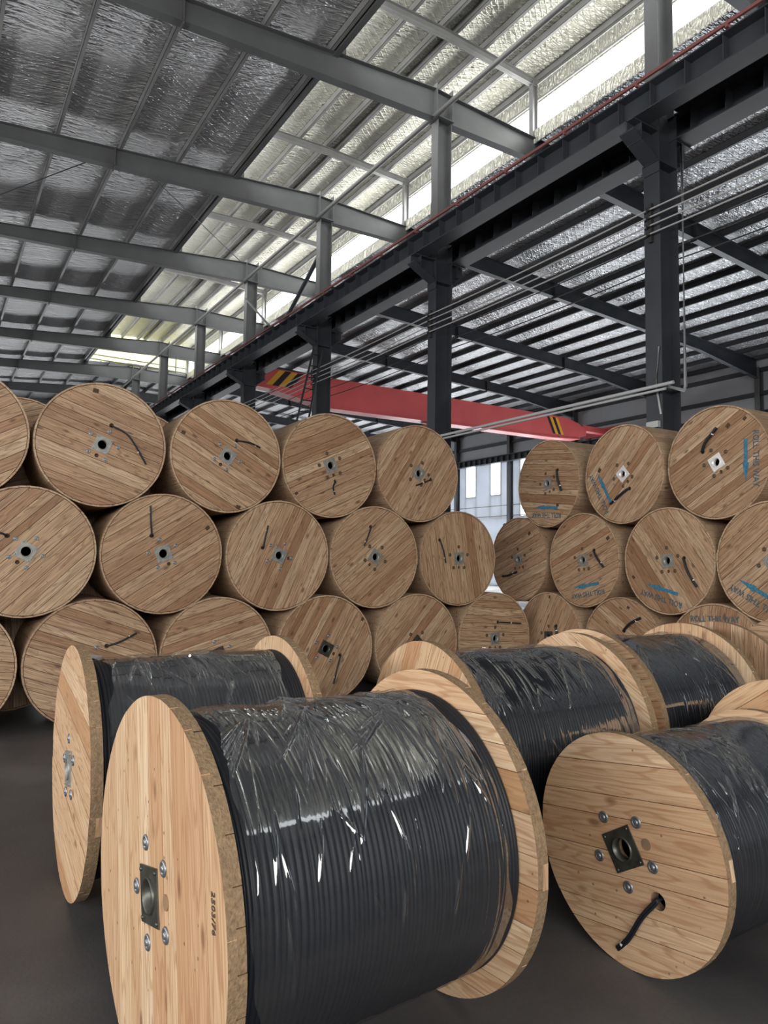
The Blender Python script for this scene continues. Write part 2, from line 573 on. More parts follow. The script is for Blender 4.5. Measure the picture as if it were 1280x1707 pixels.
def c_purlin(x, z, y0, y1, mat, h=0.2, w=0.075):
    """lipped C section along Y"""
    t = 0.008
    b = MB()
    b.box(x - t / 2, x + t / 2, y0, y1, z, z + h)
    b.box(x - t / 2, x + w, y0, y1, z, z + t)
    b.box(x - t / 2, x + w, y0, y1, z + h - t, z + h)
    b.box(x + w - t, x + w, y0, y1, z + t, z + 0.03)
    b.box(x + w - t, x + w, y0, y1, z + h - 0.03, z + h - t)
    return b


# left slope
PLX = [6.78 - 1.535 * k for k in range(0, 12)]
xs = sorted(set([XL, 6.98] + PLX + [p - 0.5 for p in PLX] + [p - 1.0 for p in PLX]))
xs = [x for x in xs if XL <= x <= 6.98]
ceil_l = sheet('ceiling', xs, lambda x: ztop(x) + 0.205, Y0, Y1, M['foil'], sag=0.03, purl=PLX)
for p in PLX:
    c_purlin(p, ztop(p), Y0, Y1, M['steel_purlin']).obj('purlin', M['steel_purlin'], ceil_l)
MB().box(6.90, 7.02, Y0, 43.0, ztop(6.95) - 0.05, ztop(6.95) + 0.36).obj('edge_beam', M['steel_grey'], ceil_l)

# raised ridge monitor
def zmon(x):
    return 14.70 - 0.03 * abs(x - 10.0)


PMX = [6.75, 7.9, 8.95, 9.85, 10.25, 11.15, 12.15, 13.1]
xs = sorted(PMX + [6.45, 7.3, 8.4, 9.4, 10.7, 11.6, 12.6, 13.45])
ceil_m = sheet('ceiling', xs, lambda x: zmon(x) + 0.19, Y0, 43.1, M['foil_warm'], sag=0.025, purl=PMX)
for p in PMX:
    c_purlin(p, zmon(p), Y0, 43.1, M['steel_purlin'], h=0.185).obj('purlin', M['steel_purlin'], ceil_m)
for xa in (13.22, 6.62):               # hanging fascia along the monitor eaves
    MB().box(xa, xa + 0.04, Y0, 43.1, 14.10 if xa > 10 else 14.35, 14.62).obj('fascia', M['foil_warm'], ceil_m)
for xa in (13.10, 6.80):               # eaves pipes
    MB().tube([(xa, Y0, 14.08), (xa, 43.1, 14.08)], 0.03, 6).obj('eaves_pipe', M['steel_purlin'], ceil_m)

# right slope
PRX = [13.05] + [14.35 + 1.42 * k for k in range(0, 15)]
xs = sorted(set([12.98, XR] + PRX + [p + 0.7 for p in PRX]))
xs = [x for x in xs if 12.9 <= x <= XR]
ceil_r = sheet('ceiling', xs, lambda x: ztop(x) + 0.205, Y0, Y1, M['foil'], sag=0.03, purl=PRX)
for p in PRX:
    if p < XR - 0.2:
        c_purlin(p, ztop(p), Y0, Y1, M['steel_purlin_dark']).obj('purlin', M['steel_purlin_dark'], ceil_r)
MB().box(12.94, 12.98, Y0, 43.0, ztop(13) - 0.12, ztop(13) + 0.23).obj('sill_flashing', M['foil_warm'], ceil_r)

# ridge roof past the end of the monitor
ceil_e = sheet('ceiling', [6.98, 8.5, 9.9, 11.5, 13.0], lambda x: ztop(x) + 0.205, 43.0, Y1, M['foil'], ny=3)
for p in (8.3, 9.5, 10.5, 11.8):
    c_purlin(p, ztop(p), 43.0, Y1, M['steel_purlin_dark']).obj('purlin', M['steel_purlin_dark'], ceil_e)
# translucent end of the monitor
wn = MB().prism_y([(7.0, 13.1), (13.0, 13.1), (13.0, 14.75), (10.0, 14.85), (7.0, 14.75)], 43.02, 43.05).obj('window_1', M['pane_yellow'])
tag(wn, 'yellowed translucent sheet closing the far end of the roof monitor', kind='structure')
for z in (13.15, 13.42, 14.6):
    MB().box(7.0, 13.0, 42.95, 43.02, z, z + 0.05).obj('window_rail', M['steel_grey'], wn)
for x in (7.0, 12.2, 12.95):
    MB().box(x, x + 0.06, 42.94, 43.02, 13.1, 14.7).obj('window_post', M['steel_grey'], wn)

# walls beside and behind the camera, out of the picture
for nm, bb in (('wall_left', (XL - 0.15, XL, Y0, Y1, 0, 11.6)), ('wall_back', (XL, XR, Y0 - 0.15, Y0, 0, 13.4))):
    tag(MB().box(*bb).obj(nm, M['steel_grey']), kind='structure')

# far wall
wf = MB().box(XL, XR, 55.3, 55.45, 0, 13.4).obj('wall_far', M['wall'])
tag(wf, kind='structure')
for z in (2.5, 4.5, 6.5, 8.5, 10.5):
    MB().box(XL, XR, 55.18, 55.3, z, z + 0.16).obj('girt', M['steel_purlin_dark'], wf)

# right wall with its window openings
WY = []                                # (y0, y1, z0, z1)
for b in range(-1, 9):
    yb = 7.014 + 6 * b
    WY += [(yb + 1.15, yb + 2.35, 6.55, 9.0), (yb + 3.95, yb + 5.2, 6.55, 9.0)]
WY = [w for w in WY if w[0] > Y0 and w[1] < 54.5 and not (34 < w[0] < 36.6)]
WY.append((34.85, 36.25, 4.9, 9.0))
WY.sort()
wb = MB()
wb.box(34.7, 34.82, Y0, Y1, 9.0, 12.15)
wb.box(34.66, 34.84, Y0, Y1, 0, 4.9, 1)
prev = Y0
for (a, b_, z0, z1) in WY:
    wb.box(34.7, 34.82, prev, a, 4.9, 9.0, 1)
    if z0 > 4.9:
        wb.box(34.7, 34.82, a, b_, 4.9, z0, 1)
    prev = b_
wb.box(34.7, 34.82, prev, Y1, 4.9, 9.0, 1)
wr = wb.obj('wall_right', [M['wall'], M['wall_low']])
tag(wr, kind='structure')
for z in (10.2, 11.4):
    MB().box(34.5, 34.7, Y0, Y1, z, z + 0.2).obj('girt', M['steel_purlin_dark'], wr)
for z in (5.0, 5.75):
    MB().box(34.64, 34.7, Y0, Y1, z, z + 0.05).obj('girt', M['steel_purlin'], wr)
for k, y in enumerate(FY):
    if y > Y0:
        b = MB()
        b.box(34.3, 34.32, y - 0.13, y + 0.13, 0, 11.6); b.box(34.66, 34.68, y - 0.13, y + 0.13, 0, 11.6); b.box(34.32, 34.66, y - 0.008, y + 0.008, 0, 11.6)
        b.obj('pilaster', M['steel_grey'], wr)
for i, (a, b_, z0, z1) in enumerate(WY):
    w = MB().box(34.74, 34.76, a, b_, z0, z1).obj('window_%d' % (i + 2), M['pane'])
    tag(w, kind='structure')
    fb = MB()
    fb.box(34.68, 34.80, a, a + 0.06, z0, z1); fb.box(34.68, 34.80, b_ - 0.06, b_, z0, z1)
    fb.box(34.68, 34.80, a + 0.06, b_ - 0.06, z0, z0 + 0.06); fb.box(34.68, 34.80, a + 0.06, b_ - 0.06, z1 - 0.06, z1)
    fb.obj('window_frame', M['pipe'], w)

# rafters, one per frame
ORD = ['nearest', 'first', 'second', 'third', 'fourth', 'fifth', 'sixth', 'seventh', 'eighth', 'ninth']
for k, y in enumerate(FY):
    if y < 2:
        continue
    root = empty('roof_rafter', (CX, y, 0))
    tag(root, 'tapered grey steel roof rafter crossing the hall, %s frame from the camera' % ORD[k], 'roof beam', 'roof rafters')
    left = [XL, 1.2, 5.0, 9.66]; right = [10.12, 11.5, 13.0, 20.0, 29.5, 34.3]
    for pts, mat in ((left, M['steel_grey']), ([9.66, 10.12], M['steel_grey']), (right, None)):
        segs = [pts] if mat else [right[:3], right[2:]]
        for sg in segs:
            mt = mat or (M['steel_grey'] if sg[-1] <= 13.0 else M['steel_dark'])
            b = MB()
            b.prism_y([(x - CX, zbot(x) + 0.014) for x in sg] + [(x - CX, ztop(x) - 0.014) for x in reversed(sg)], -0.005, 0.005)
            b.obj('web', mt, root)
            for fz, s_ in ((zbot, 1), (ztop, -1)):
                b = MB()
                b.prism_y([(x - CX, fz(x)) for x in sg] + [(x - CX, fz(x) + s_ * 0.014) for x in reversed(sg)], -0.11, 0.11)
                b.obj('flange', mt, root)
    for x in (9.66, 10.12):
        MB().box(x - CX - 0.012, x - CX + 0.012, -0.14, 0.14, zbot(x) - 0.03, ztop(x) + 0.12).obj('end_plate', M['steel_grey'], root)
    for x in (3.6, 20.0, 27.0):
        MB().box(x - CX - 0.012, x - CX + 0.012, -0.11, 0.11, zbot(x) - 0.06, ztop(x)).obj('splice_plate', M['steel_grey'] if x < 13 else M['steel_dark'], root)
    for x in (15.77, 18.61, 21.45, 24.29, 27.13, 29.97):
        MB().tube([(x - CX, 0.05, zbot(x) + 0.02), (x - CX, 0.62, ztop(x) + 0.06)], 0.02, 6).obj('knee_brace', M['steel_dark'], root)
    if y < 43.5:
        # monitor frame standing on the rafter
        mr = empty('monitor_frame', (CX, y, 12.9))
        tag(mr, 'light steel frame of the raised roof monitor above the %s rafter' % ORD[k], 'roof frame', 'monitor frames')
        for (xa, xb, xc) in ((6.9, 10.0, 0), (10.0, 13.1, 1)):
            b = MB()
            za, zb_ = zmon(xa) - 12.9, zmon(xb) - 12.9
            b.prism_y([(xa - CX, za - 0.2), (xb - CX, zb_ - 0.2), (xb - CX, zb_), (xa - CX, za)], -0.006, 0.006)
            b.prism_y([(xa - CX, za - 0.2), (xb - CX, zb_ - 0.2), (xb - CX, zb_ - 0.188), (xa - CX, za - 0.188)], -0.07, 0.07)
            b.prism_y([(xa - CX, za - 0.012), (xb - CX, zb_ - 0.012), (xb - CX, zb_), (xa - CX, za)], -0.07, 0.07)
            b.obj('rafter', M['steel_purlin'], mr)
        for xa in (7.1, 12.95):
            b = MB()
            z0 = ztop(xa) - 12.9
            b.box(xa - CX - 0.09, xa - CX - 0.08, -0.07, 0.07, z0, 1.62); b.box(xa - CX + 0.08, xa - CX + 0.09, -0.07, 0.07, z0, 1.62)
            b.box(xa - CX - 0.08, xa - CX + 0.08, -0.005, 0.005, z0, 1.62)
            b.obj('post', M['steel_purlin'], mr)

# middle columns
CORD = {1: 'nearest column, right of the picture', 2: 'second column from the right', 3: 'third column from the right', 4: 'fourth column from the right', 5: 'fifth column from the right', 6: 'sixth column from the right', 7: 'seventh column from the right, mostly hidden', 8: 'eighth column', 9: 'ninth column'}


def column(y, lab):
    root = empty('steel_column', (CX, y, 0))
    tag(root, lab, 'column', 'middle row of columns')
    zt = 12.28
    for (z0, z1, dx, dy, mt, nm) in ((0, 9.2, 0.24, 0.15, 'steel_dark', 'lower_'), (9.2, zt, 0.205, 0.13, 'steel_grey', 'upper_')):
        for s in (-1, 1):
            MB().box(min(s * dx, s * (dx - 0.018)), max(s * dx, s * (dx - 0.018)), -dy, dy, z0, z1).obj(nm + 'flange', M[mt], root)
        MB().box(-dx + 0.018, dx - 0.018, -0.006, 0.006, z0, z1).obj(nm + 'web', M[mt], root)
    MB().box(-0.24, 0.24, -0.2, 0.2, zt, zt + 0.02).obj('cap_plate', M['steel_grey'], root)
    for s in (-1, 1):                   # brackets carrying the crane beams
        b = MB()
        x0, x1 = s * 0.24, s * (0.86 if s < 0 else 0.66)
        b.prism_y([(x0, 8.30), (x1, 8.62), (x1, 8.80), (x0, 8.80)], -0.008, 0.008)
        b.prism_y([(x0, 8.78), (x1, 8.78), (x1, 8.80), (x0, 8.80)], -0.14, 0.14)
        b.prism_y([(x0, 8.29), (x1, 8.61), (x1, 8.63), (x0, 8.31)], -0.14, 0.14)
        b.obj('bracket', M['steel_dark'], root)
        b = MB()
        xa = s * (0.66 if s < 0 else 0.42)
        b.box(xa - 0.006, xa + 0.006, -0.14, 0.14, 8.5, 8.78)
        b.obj('bracket_rib', M['steel_dark'], root)
    b = MB()
    b.box(-0.26, -0.24, -0.16, 0.16, 8.1, 8.28); b.box(-0.26, 0.26, -0.16, 0.16, 8.27, 8.29)
    b.obj('bracket_band', M['steel_dark'], root)
    # insulator rack for the overhead wires
    b = MB()
    b.box(-0.30, -0.24, -0.03, 0.03, 6.95, 7.6)
    for z in (7.48, 7.35, 7.21, 7.07):
        b.lathe_y([(0.001, -0.03), (0.035, -0.03), (0.02, 0), (0.035, 0.03), (0.001, 0.03)], 8, cx=-0.33, cz=z)
    b.obj('insulator_rack', M['wire_dark'], root)
    return root


for k, y in enumerate(FY):
    if y < 2 or y > 50:
        continue
    column(y, 'dark blue-grey H-section steel column, %s' % CORD[k])

# tube struts running from frame to frame
for k in range(1, len(FY) - 2):
    ya, yb = FY[k], FY[k + 1]
    b = MB().tube([(9.63, ya + 0.02, 12.33), (9.63, yb - 0.02, 12.33)], 0.06, 10)
    o = b.obj('tube_strut', M['tube'])
    tag(o, 'round grey tube strut between the %s and %s rafter under the roof' % (ORD[k], ORD[k + 1]), 'strut', 'tube struts')


for xa, xb, lab in ((-0.1, 3.5, 'left'), (9.5, 4.1, 'right')):
    o = MB().tube([(xa, FY[4] - 0.1, ztop(xa) - 0.08), (xb, FY[3] + 0.1, ztop(xb) - 0.08)], 0.014, 6).obj('tie_rod', M['steel_dark'])
    tag(o, 'thin diagonal tie rod under the dark roof between third and fourth rafters, %s one' % lab, 'tie rod', 'roof tie rods')

# crane runway beams: each has its own web, flanges and stiffeners
def runway(x, z0, z1, w, lab, side, y0=Y0, mat='steel_dark'):
    root = empty('crane_runway_beam', (x, 0, z0))
    tag(root, lab, 'crane beam', 'crane runway beams')
    h = z1 - z0
    MB().box(-w / 2, w / 2, y0, 54.0, 0, 0.02).obj('bottom_flange', M[mat], root)
    MB().box(-w / 2, w / 2, y0, 54.0, h - 0.02, h).obj('top_flange', M[mat], root)
    MB().box(-0.006, 0.006, y0, 54.0, 0.02, h - 0.02).obj('web', M[mat], root)
    MB().box(-0.03, 0.03, y0, 54.0, h, h + 0.08).obj('crane_rail', M[mat], root)
    me = MB().box(-w / 2 + 0.02, w / 2 - 0.02, -0.006, 0.006, 0.02, h - 0.02).data('stiffener', M[mat])
    y = y0 + 0.4
    while y < 54:
        link('stiffener', me, root, (0, y, 0))
        y += 0.6
    return root


RW1 = runway(9.23, 8.80, 9.24, 0.36, 'dark steel crane runway beam with stiffeners on the near side of the columns', -1)
for ya, yb in zip([Y0] + FY[1:], FY[1:] + [54.0]):
    MB().box(9.42 - 9.23, 10.12 - 9.23, ya + 0.22, yb - 0.22, 0.40, 0.415).obj('walkway_plate', M['steel_dark'], RW1)
runway(10.31, 8.80, 9.24, 0.42, 'dark crane runway beam on the far side of the columns', 1)
runway(33.95, 8.80, 9.24, 0.40, 'far crane runway beam along the window wall', 1, 12.0)

# red conductor rail above the near beam, on brackets
o = empty('conductor_rail', (9.02, 0, 9.28))
tag(o, 'thin dull red conductor rail along the top of the near crane beam', 'rail')
MB().box(-0.02, 0.02, Y0, 50, 0.0, 0.045).obj('rail_bar', M['red_rail'], o)
MB().box(0.03, 0.06, Y0, 50, 0.06, 0.09).obj('rail_bar', M['red_rail'], o)
me = MB().box(-0.03, 0.16, -0.02, 0.02, -0.045, 0.0).data('rail_bracket', M['red_rail'])
y = Y0 + 0.3
while y < 50:
    link('rail_bracket', me, o, (0, y, 0)); y += 1.5

# overhead crane
cr = empty('overhead_crane', (10.9, 28.0, 9.3))
tag(cr, 'red overhead travelling crane spanning the right-hand bay', 'crane')
gx = lambda x: x - 10.9
b = MB()
prof = [(gx(11.4), -0.25), (gx(12.2), -0.30), (gx(15.0), -0.72), (gx(29.0), -0.55), (gx(31.0), -0.45), (gx(31.8), -0.2), (gx(31.8), 0.15), (gx(31.2), 0.45), (gx(30.2), 0.68), (gx(12.0), 0.62), (gx(11.4), 0.25)]
b.prism_y(prof, -0.28, 0.28)
b.obj('girder', M['red'], cr)
b = MB()
b.prism_y([(gx(12.2), -0.36), (gx(15.0), -0.78), (gx(29.0), -0.61), (gx(31.2), -0.48), (gx(31.2), -0.42), (gx(29.0), -0.54), (gx(15.0), -0.71), (gx(12.2), -0.29)], -0.36, 0.36)
b.obj('girder_flange', M['red'], cr)
for xa in (10.35, 33.95):
    b = MB()
    b.box(gx(xa) - 0.2, gx(xa) + 0.2, -1.6, 1.6, 0.06, 0.55)
    b.obj('end_carriage', M['red'], cr)
    b = MB()
    for yy in (-1.3, 1.3):
        for q in (0,):
            t = [(gx(xa) - 0.05, yy, 0.14), (gx(xa) + 0.05, yy, 0.14)]
            b.tube(t, 0.13, 14)
    b.obj('carriage_wheels', M['black'], cr)
b = MB(); b.box(gx(10.5), gx(11.6), -0.25, 0.25, 0.10, 0.5); b.obj('carriage_link', M['red'], cr)
b = MB(); b.box(gx(31.6), gx(33.8), -0.22, 0.22, 0.10, 0.42); b.obj('carriage_link', M['red'], cr)
for i in range(4):
    xa = 12.05 + i * 0.30
    b = MB()
    b.prism_y([(gx(xa) - 0.30, -0.12), (gx(xa) - 0.02, -0.12), (gx(xa) + 0.58, 0.58), (gx(xa) + 0.30, 0.58)], -0.288, -0.281)
    b.obj('hazard_stripe', M['yellow'] if i % 2 == 0 else M['black'], cr)
for i in range(4):
    xa = 28.6 + i * 0.22
    b = MB()
    b.prism_y([(gx(xa) + 0.48, -0.35), (gx(xa) + 0.68, -0.35), (gx(xa) + 0.20, 0.58), (gx(xa), 0.58)], -0.288, -0.281)
    b.obj('hazard_stripe', M['black'] if i % 2 == 0 else M['yellow'], cr)
b = MB(); b.box(gx(20.5), gx(21.6), -0.5, 0.5, -1.0, -0.78)
b.obj('hoist_trolley', M['red'], cr)

# wires strung from column to column
for i, (z, lab) in enumerate(((7.48, 'topmost of the four'), (7.35, 'second of the four'), (7.21, 'third of the four'), (7.07, 'lowest of the four'))):
    pts = []
    for k in range(1, 7):
        ya, yb = FY[k], FY[k + 1]
        if k == 1:
            for q in range(6):
                t = q / 6; pts.append((9.56, ya - 6 + 6 * t, z - 0.03 * 4 * t * (1 - t)))
        for q in range(6):
            t = q / 6
            pts.append((9.56, ya + 6 * t, z - 0.03 * 4 * t * (1 - t)))
    o = MB().tube(pts, 0.014, 5).obj('overhead_wire', M['wire'])
    tag(o, 'pale overhead wire strung along the camera side of the columns, %s' % lab, 'wire', 'overhead wires')
for i, (x, z, lab) in enumerate(((10.22, 7.3, 'upper'), (10.22, 7.05, 'middle'), (10.22, 6.8, 'lower'))):
    pts = []
    for k in range(0, 6):
        for q in range(6):
            t = q / 6
            pts.append((x, FY[k] + 6 * t, z - 0.06 * 4 * t * (1 - t)))
    o = MB().tube(pts, 0.012, 5).obj('overhead_wire', M['wire_dark'])
    tag(o, 'dark overhead wire behind the columns, %s one' % lab, 'wire', 'dark overhead wires')

# conduits at the nearest column
pts = [(10.16, 6.80, 8.7), (10.16, 6.80, 4.62), (10.12, 6.80, 4.54), (9.66, 6.80, 4.54)]
cp = MB().tube(pts, 0.028, 8).obj('conduit_pipe', M['pipe'])
tag(cp, 'white vertical conduit pipe beside the nearest column', 'pipe')
cp = MB().tube([(9.56, 6.6, 4.55), (9.56, 12.9, 4.55)], 0.03, 8).obj('conduit_pipe', M['pipe'])
tag(cp, 'upper grey conduit running from the nearest column to the second', 'pipe')
cp = MB().tube([(9.50, 6.7, 4.46), (9.50, 12.9, 4.46)], 0.022, 8).obj('conduit_pipe', M['pipe'])
tag(cp, 'lower thin conduit running from the nearest column to the second', 'pipe')
b = MB(); b.box(9.58, 9.645, 6.9, 7.12, 3.9, 4.0)
o = b.obj('name_plate', M['pipe']); tag(o, 'small pale plate fixed to the nearest column', 'plate')
b = MB(); b.tube([(9.632, 6.9, 5.2), (9.632, 6.97, 4.6), (9.632, 6.88, 4.1)], 0.018, 6)
o = b.obj('loose_cable', M['pipe']); tag(o, 'short pale cable loop hanging at the nearest column', 'cable')

# braces and ladder near the third column
o = MB().tube([(9.9, 19.2, 11.40), (9.9, 22.3, 9.62)], 0.075, 8).obj('brace_rod', M['steel_dark'])
tag(o, 'dark diagonal brace between the third and fourth columns above the crane beam', 'brace')
o = MB().tube([(9.62, 24.85, 11.56), (9.55, 22.4, 9.85)], 0.04, 8).obj('brace_rod', M['tube'])
tag(o, 'thin pale diagonal brace leaning on the fourth column', 'brace')
lad = empty('ladder', (9.0, 18.4, 4.0))
tag(lad, 'dark steel ladder leaning against the third column', 'ladder')
la, lb = Vector((-0.42, 0, 0.8)), Vector((0.34, 0.1, 4.0))
ra, rb = Vector((-0.02, 0, 0.8)), Vector((0.62, 0.1, 4.0))
MB().tube([la, lb], 0.03, 6).obj('rail', M['black'], lad)
MB().tube([ra, rb], 0.03, 6).obj('rail', M['black'], lad)
for i in range(9):
    t = (i + 0.5) / 9
    MB().tube([la.lerp(lb, t), ra.lerp(rb, t)], 0.018, 6).obj('rung', M['black'], lad)


# ------------------------------------------------------------------ cable drums
# local frame of a drum: its shown face lies in XZ at y = 0 and looks to -Y, the axis runs along +Y
def plank_mesh(R, v0, v1, y0, y1, holes, face, end):
    """one board of a round flange: the strip v0..v1 of the disc R, with round holes cut through"""
    vs = set(np.round(R * np.sin(np.linspace(math.asin(max(-1, v0 / R)), math.asin(min(1, v1 / R)), 9)), 5))
    hs = sorted([h for h in holes if h[1] + h[2] > v0 and h[1] - h[2] < v1])
    for (uc, vc, r) in hs:
        for t in np.linspace(-1, 1, 9):
            v = vc + r * math.sin(t * PI / 2)
            if v0 < v < v1:
                vs.add(round(v, 5))
    vs = [v for v in vs if v0 + 1e-4 < v < v1 - 1e-4]
    vs = sorted(vs + [v0, v1])
    bL = lambda v: -math.sqrt(max(0, R * R - v * v))
    bR = lambda v: math.sqrt(max(0, R * R - v * v))
    edges = [(bL, True)]
    for (uc, vc, r) in hs:
        edges.append((lambda v, uc=uc, vc=vc, r=r: uc - math.sqrt(max(0, r * r - (v - vc) ** 2)), False))
        edges.append((lambda v, uc=uc, vc=vc, r=r: uc + math.sqrt(max(0, r * r - (v - vc) ** 2)), False))
    edges.append((bR, True))
    V = []; F = []; I = []
    for a in range(0, len(edges), 2):
        n0 = len(V)
        fa, fb = edges[a][0], edges[a + 1][0]
        for v in vs:
            l, r_ = fa(v), fb(v)
            if r_ - l < 0.002:
                r_ = l + 0.002
            V += [(l, y0, v), (r_, y0, v), (l, y1, v), (r_, y1, v)]
        for j in range(len(vs) - 1):
            o, q = n0 + 4 * j, n0 + 4 * j + 4
            F += [(o, o + 1, q + 1, q), (o + 3, o + 2, q + 2, q + 3), (o + 2, o, q, q + 2), (o + 1, o + 3, q + 3, q + 1)]
            I += [0, 0, 1, 1]
        q = n0 + 4 * (len(vs) - 1)
        F += [(n0, n0 + 2, n0 + 3, n0 + 1), (q, q + 1, q + 3, q + 2)]
        I += [0, 0]
    return mesh_data('plank', V, F, [face, end], I)


def board_layer(parent, R, cz, ang, y0, y1, holes, face, rnd, wmin=0.075, wmax=0.135, gap=0.0016, proud=-1):
    """boards laid at angle ang across a flange; each one is its own object"""
    ca, sa = math.cos(ang), math.sin(ang)
    hh = [(u * ca + v * sa, -u * sa + v * ca, r) for (u, v, r) in holes]
    cuts = [-R]
    while cuts[-1] < R - wmin * 0.9:
        cuts.append(cuts[-1] + rnd.uniform(wmin, wmax))
    s = 2 * R / (cuts[-1] + R)
    cuts = [-R + (c + R) * s for c in cuts]
    for a, b in zip(cuts[:-1], cuts[1:]):
        d = rnd.uniform(0, 0.0022)
        ya, yb = (y0 + d, y1) if proud < 0 else (y0, y1 - d)
        me = plank_mesh(R, a + gap, b - gap if b < R - 1e-4 else R, ya, yb, hh, face, M['wood_end'])
        link('plank', me, parent, (0, 0, cz), (0, -ang, 0))


def hub_plate(parent, cz, half, hole, ang, mat, depth=0.16):
    b = MB()
    n = 32
    outer = []; inner = []
    for j in range(n):
        t = 2 * PI * j / n
        c, s = math.cos(t), math.sin(t)
        k = half / max(abs(c), abs(s))
        outer.append((k * c, k * s)); inner.append((hole * c, hole * s))
    V = []
    for (yy, ring) in ((-0.005, inner), (-0.005, outer), (0.001, outer)):
        V += [(x, yy, z) for x, z in ring]
    F = []
    for r_ in range(2):
        for j in range(n):
            j2 = (j + 1) % n
            F.append((r_ * n + j, r_ * n + j2, (r_ + 1) * n + j2, (r_ + 1) * n + j))
    b.add(V, F)
    b.lathe_y([(hole, depth), (hole, -0.012), (hole + 0.007, -0.012), (hole + 0.007, -0.004)], 28, 0, True)
    for sx in (-1, 1):
        for sz in (-1, 1):
            b.lathe_y([(0.007, -0.004), (0.007, -0.009), (0.001, -0.010)], 8, 0, True, cx=sx * half * 0.84, cz=sz * half * 0.84)
    return b.obj('hub_plate', mat, parent, (0, 0, cz), (0, -ang, 0))


def bolt_data(r, mat):
    b = MB()
    b.lathe_y([(r, 0.0015), (r, -0.0015), (r * 0.88, -0.0045), (r * 0.66, -0.005), (r * 0.55, -0.002), (r * 0.46, -0.001), (r * 0.40, -0.006), (r * 0.3, -0.008), (0.0005, -0.008)], 18, 0, True)
    return b.data('bolt', mat)


BOLT_BIG = bolt_data(0.026, M['bolt'])
BOLT_SM = bolt_data(0.021, M['bolt'])
BOLT_DULL = bolt_data(0.024, M['bolt_dull'])


def smooth_path(pts, n=14):
    pts = [Vector(p) for p in pts]
    if len(pts) == 2:
        return [pts[0].lerp(pts[1], i / n) for i in range(n + 1)]
    P = [pts[0]] + pts + [pts[-1]]
    out = []
    for i in range(1, len(P) - 2):
        for q in range(n // 2):
            t = q / (n // 2)
            a, b, c, d = P[i - 1], P[i], P[i + 1], P[i + 2]
            out.append(0.5 * ((2 * b) + (c - a) * t + (2 * a - 5 * b + 4 * c - d) * t * t + (3 * b - a - 3 * c + d) * t ** 3))
    out.append(pts[-1])
    return out


def cable_tail(parent, cz, pts, r=0.011, tie=True, strands=1):
    """cable end coming out of its hole and lying on the boards"""
    p0 = pts[0]
    for s in range(strands):
        off = (s - (strands - 1) / 2) * r * 1.5
        path = [(p0[0], 0.05, p0[1]), (p0[0] * 0.98 + pts[1][0] * 0.02, 0.0, p0[1] * 0.98 + pts[1][1] * 0.02)]
        nn = len(pts)
        dx, dz = pts[-1][0] - p0[0], pts[-1][1] - p0[1]
        ll = math.hypot(dx, dz) or 1
        for i, (u, v) in enumerate(pts):
            if i == 0:
                u, v = u * 0.85 + pts[1][0] * 0.15, v * 0.85 + pts[1][1] * 0.15
            path.append((u - dz / ll * off, -r - 0.004 - (0.012 if 0 < i < nn - 1 else 0), v + dx / ll * off))
        MB().tube(smooth_path(path), r, 7).obj('cable_end', M['cable'], parent, (0, 0, cz))
    if tie:
        a, b_ = pts[-2], pts[-1]
        t = 0.55
        c = Vector((a[0] + (b_[0] - a[0]) * t, -r - 0.004, a[1] + (b_[1] - a[1]) * t))
        d = Vector((b_[0] - a[0], 0, b_[1] - a[1])).normalized()
        MB().tube([c - d * 0.006, c + d * 0.006], r * (1.35 + 0.8 * (strands - 1)), 8).obj('cable_tie', M['tie'], parent, (0, 0, cz))


def spun_text(parent, cz, body, size, u, v, ang, mat, y=-0.0012, sx=1.0):
    cu = bpy.data.curves.new('stencil_text', 'FONT')
    cu.body = body; cu.size = size
    cu.align_x = 'CENTER'; cu.align_y = 'CENTER'
    cu.extrude = 0.0006
    cu.offset = 0.0014 if size > 0.05 else 0.0
    cu.resolution_u = 2
    cu.materials.append(mat)
    tmp = bpy.data.objects.new('tmp', cu)
    me = bpy.data.meshes.new_from_object(tmp)
    bpy.data.objects.remove(tmp)
    o = bpy.data.objects.new('stencil_text', me)
    COL.objects.link(o)
    o.parent = parent
    # text plane XY -> drum face XZ, then turned about the axis
    mat4 = Matrix.Translation((u, y, cz + v)) @ Matrix.Rotation(-ang, 4, 'Y') @ Matrix.Rotation(PI / 2, 4, 'X') @ Matrix.Diagonal((sx, 1, 1, 1))
    o.matrix_local = mat4
    return o


def stencil(parent, cz, psi, k=1.0, arrow=True):
    """ROLL THIS WAY over an arrow, turned by psi"""
    rot = lambda u, v: (u * math.cos(psi) - v * math.sin(psi), u * math.sin(psi) + v * math.cos(psi))
    u, v = rot(0.0, 0.470 * k)
    spun_text(parent, cz, 'ROLL THIS WAY', 0.098, u, v, psi, M['ink_dark'], sx=0.86)
    if arrow:
        w = 0.021
        pts = [(-0.23, -w), (0.04, -w), (0.04, -w * 1.75), (0.25, 0.0), (0.04, w * 1.75), (0.04, w), (-0.23, w)]
        pts = [rot(a, b + 0.355 * k) for a, b in pts]
        MB().prism_y(pts, -0.0015, -0.0005).obj('stencil_arrow', M['ink_blue'], parent, (0, 0, cz))


STAVE = {}


def stave_data(R, W, n):
    if (R, W, n) not in STAVE:
        h = PI / n * 0.975
        r0 = R - 0.017
        pts = [(r0 * math.sin(-h), r0 * math.cos(h)), (r0 * math.sin(h), r0 * math.cos(h)), (R * math.sin(h), R * math.cos(h)), (0, R), (R * math.sin(-h), R * math.cos(h))]
        b = MB(); b.prism_y(pts, 0, W)
        V = [(y, x, z) for (x, y, z) in b.V]        # lengthways along X so that the grain follows
        STAVE[(R, W, n)] = mesh_data('stave', V, [f[::-1] for f in b.F], [M['wood_stave']])
    return STAVE[(R, W, n)]


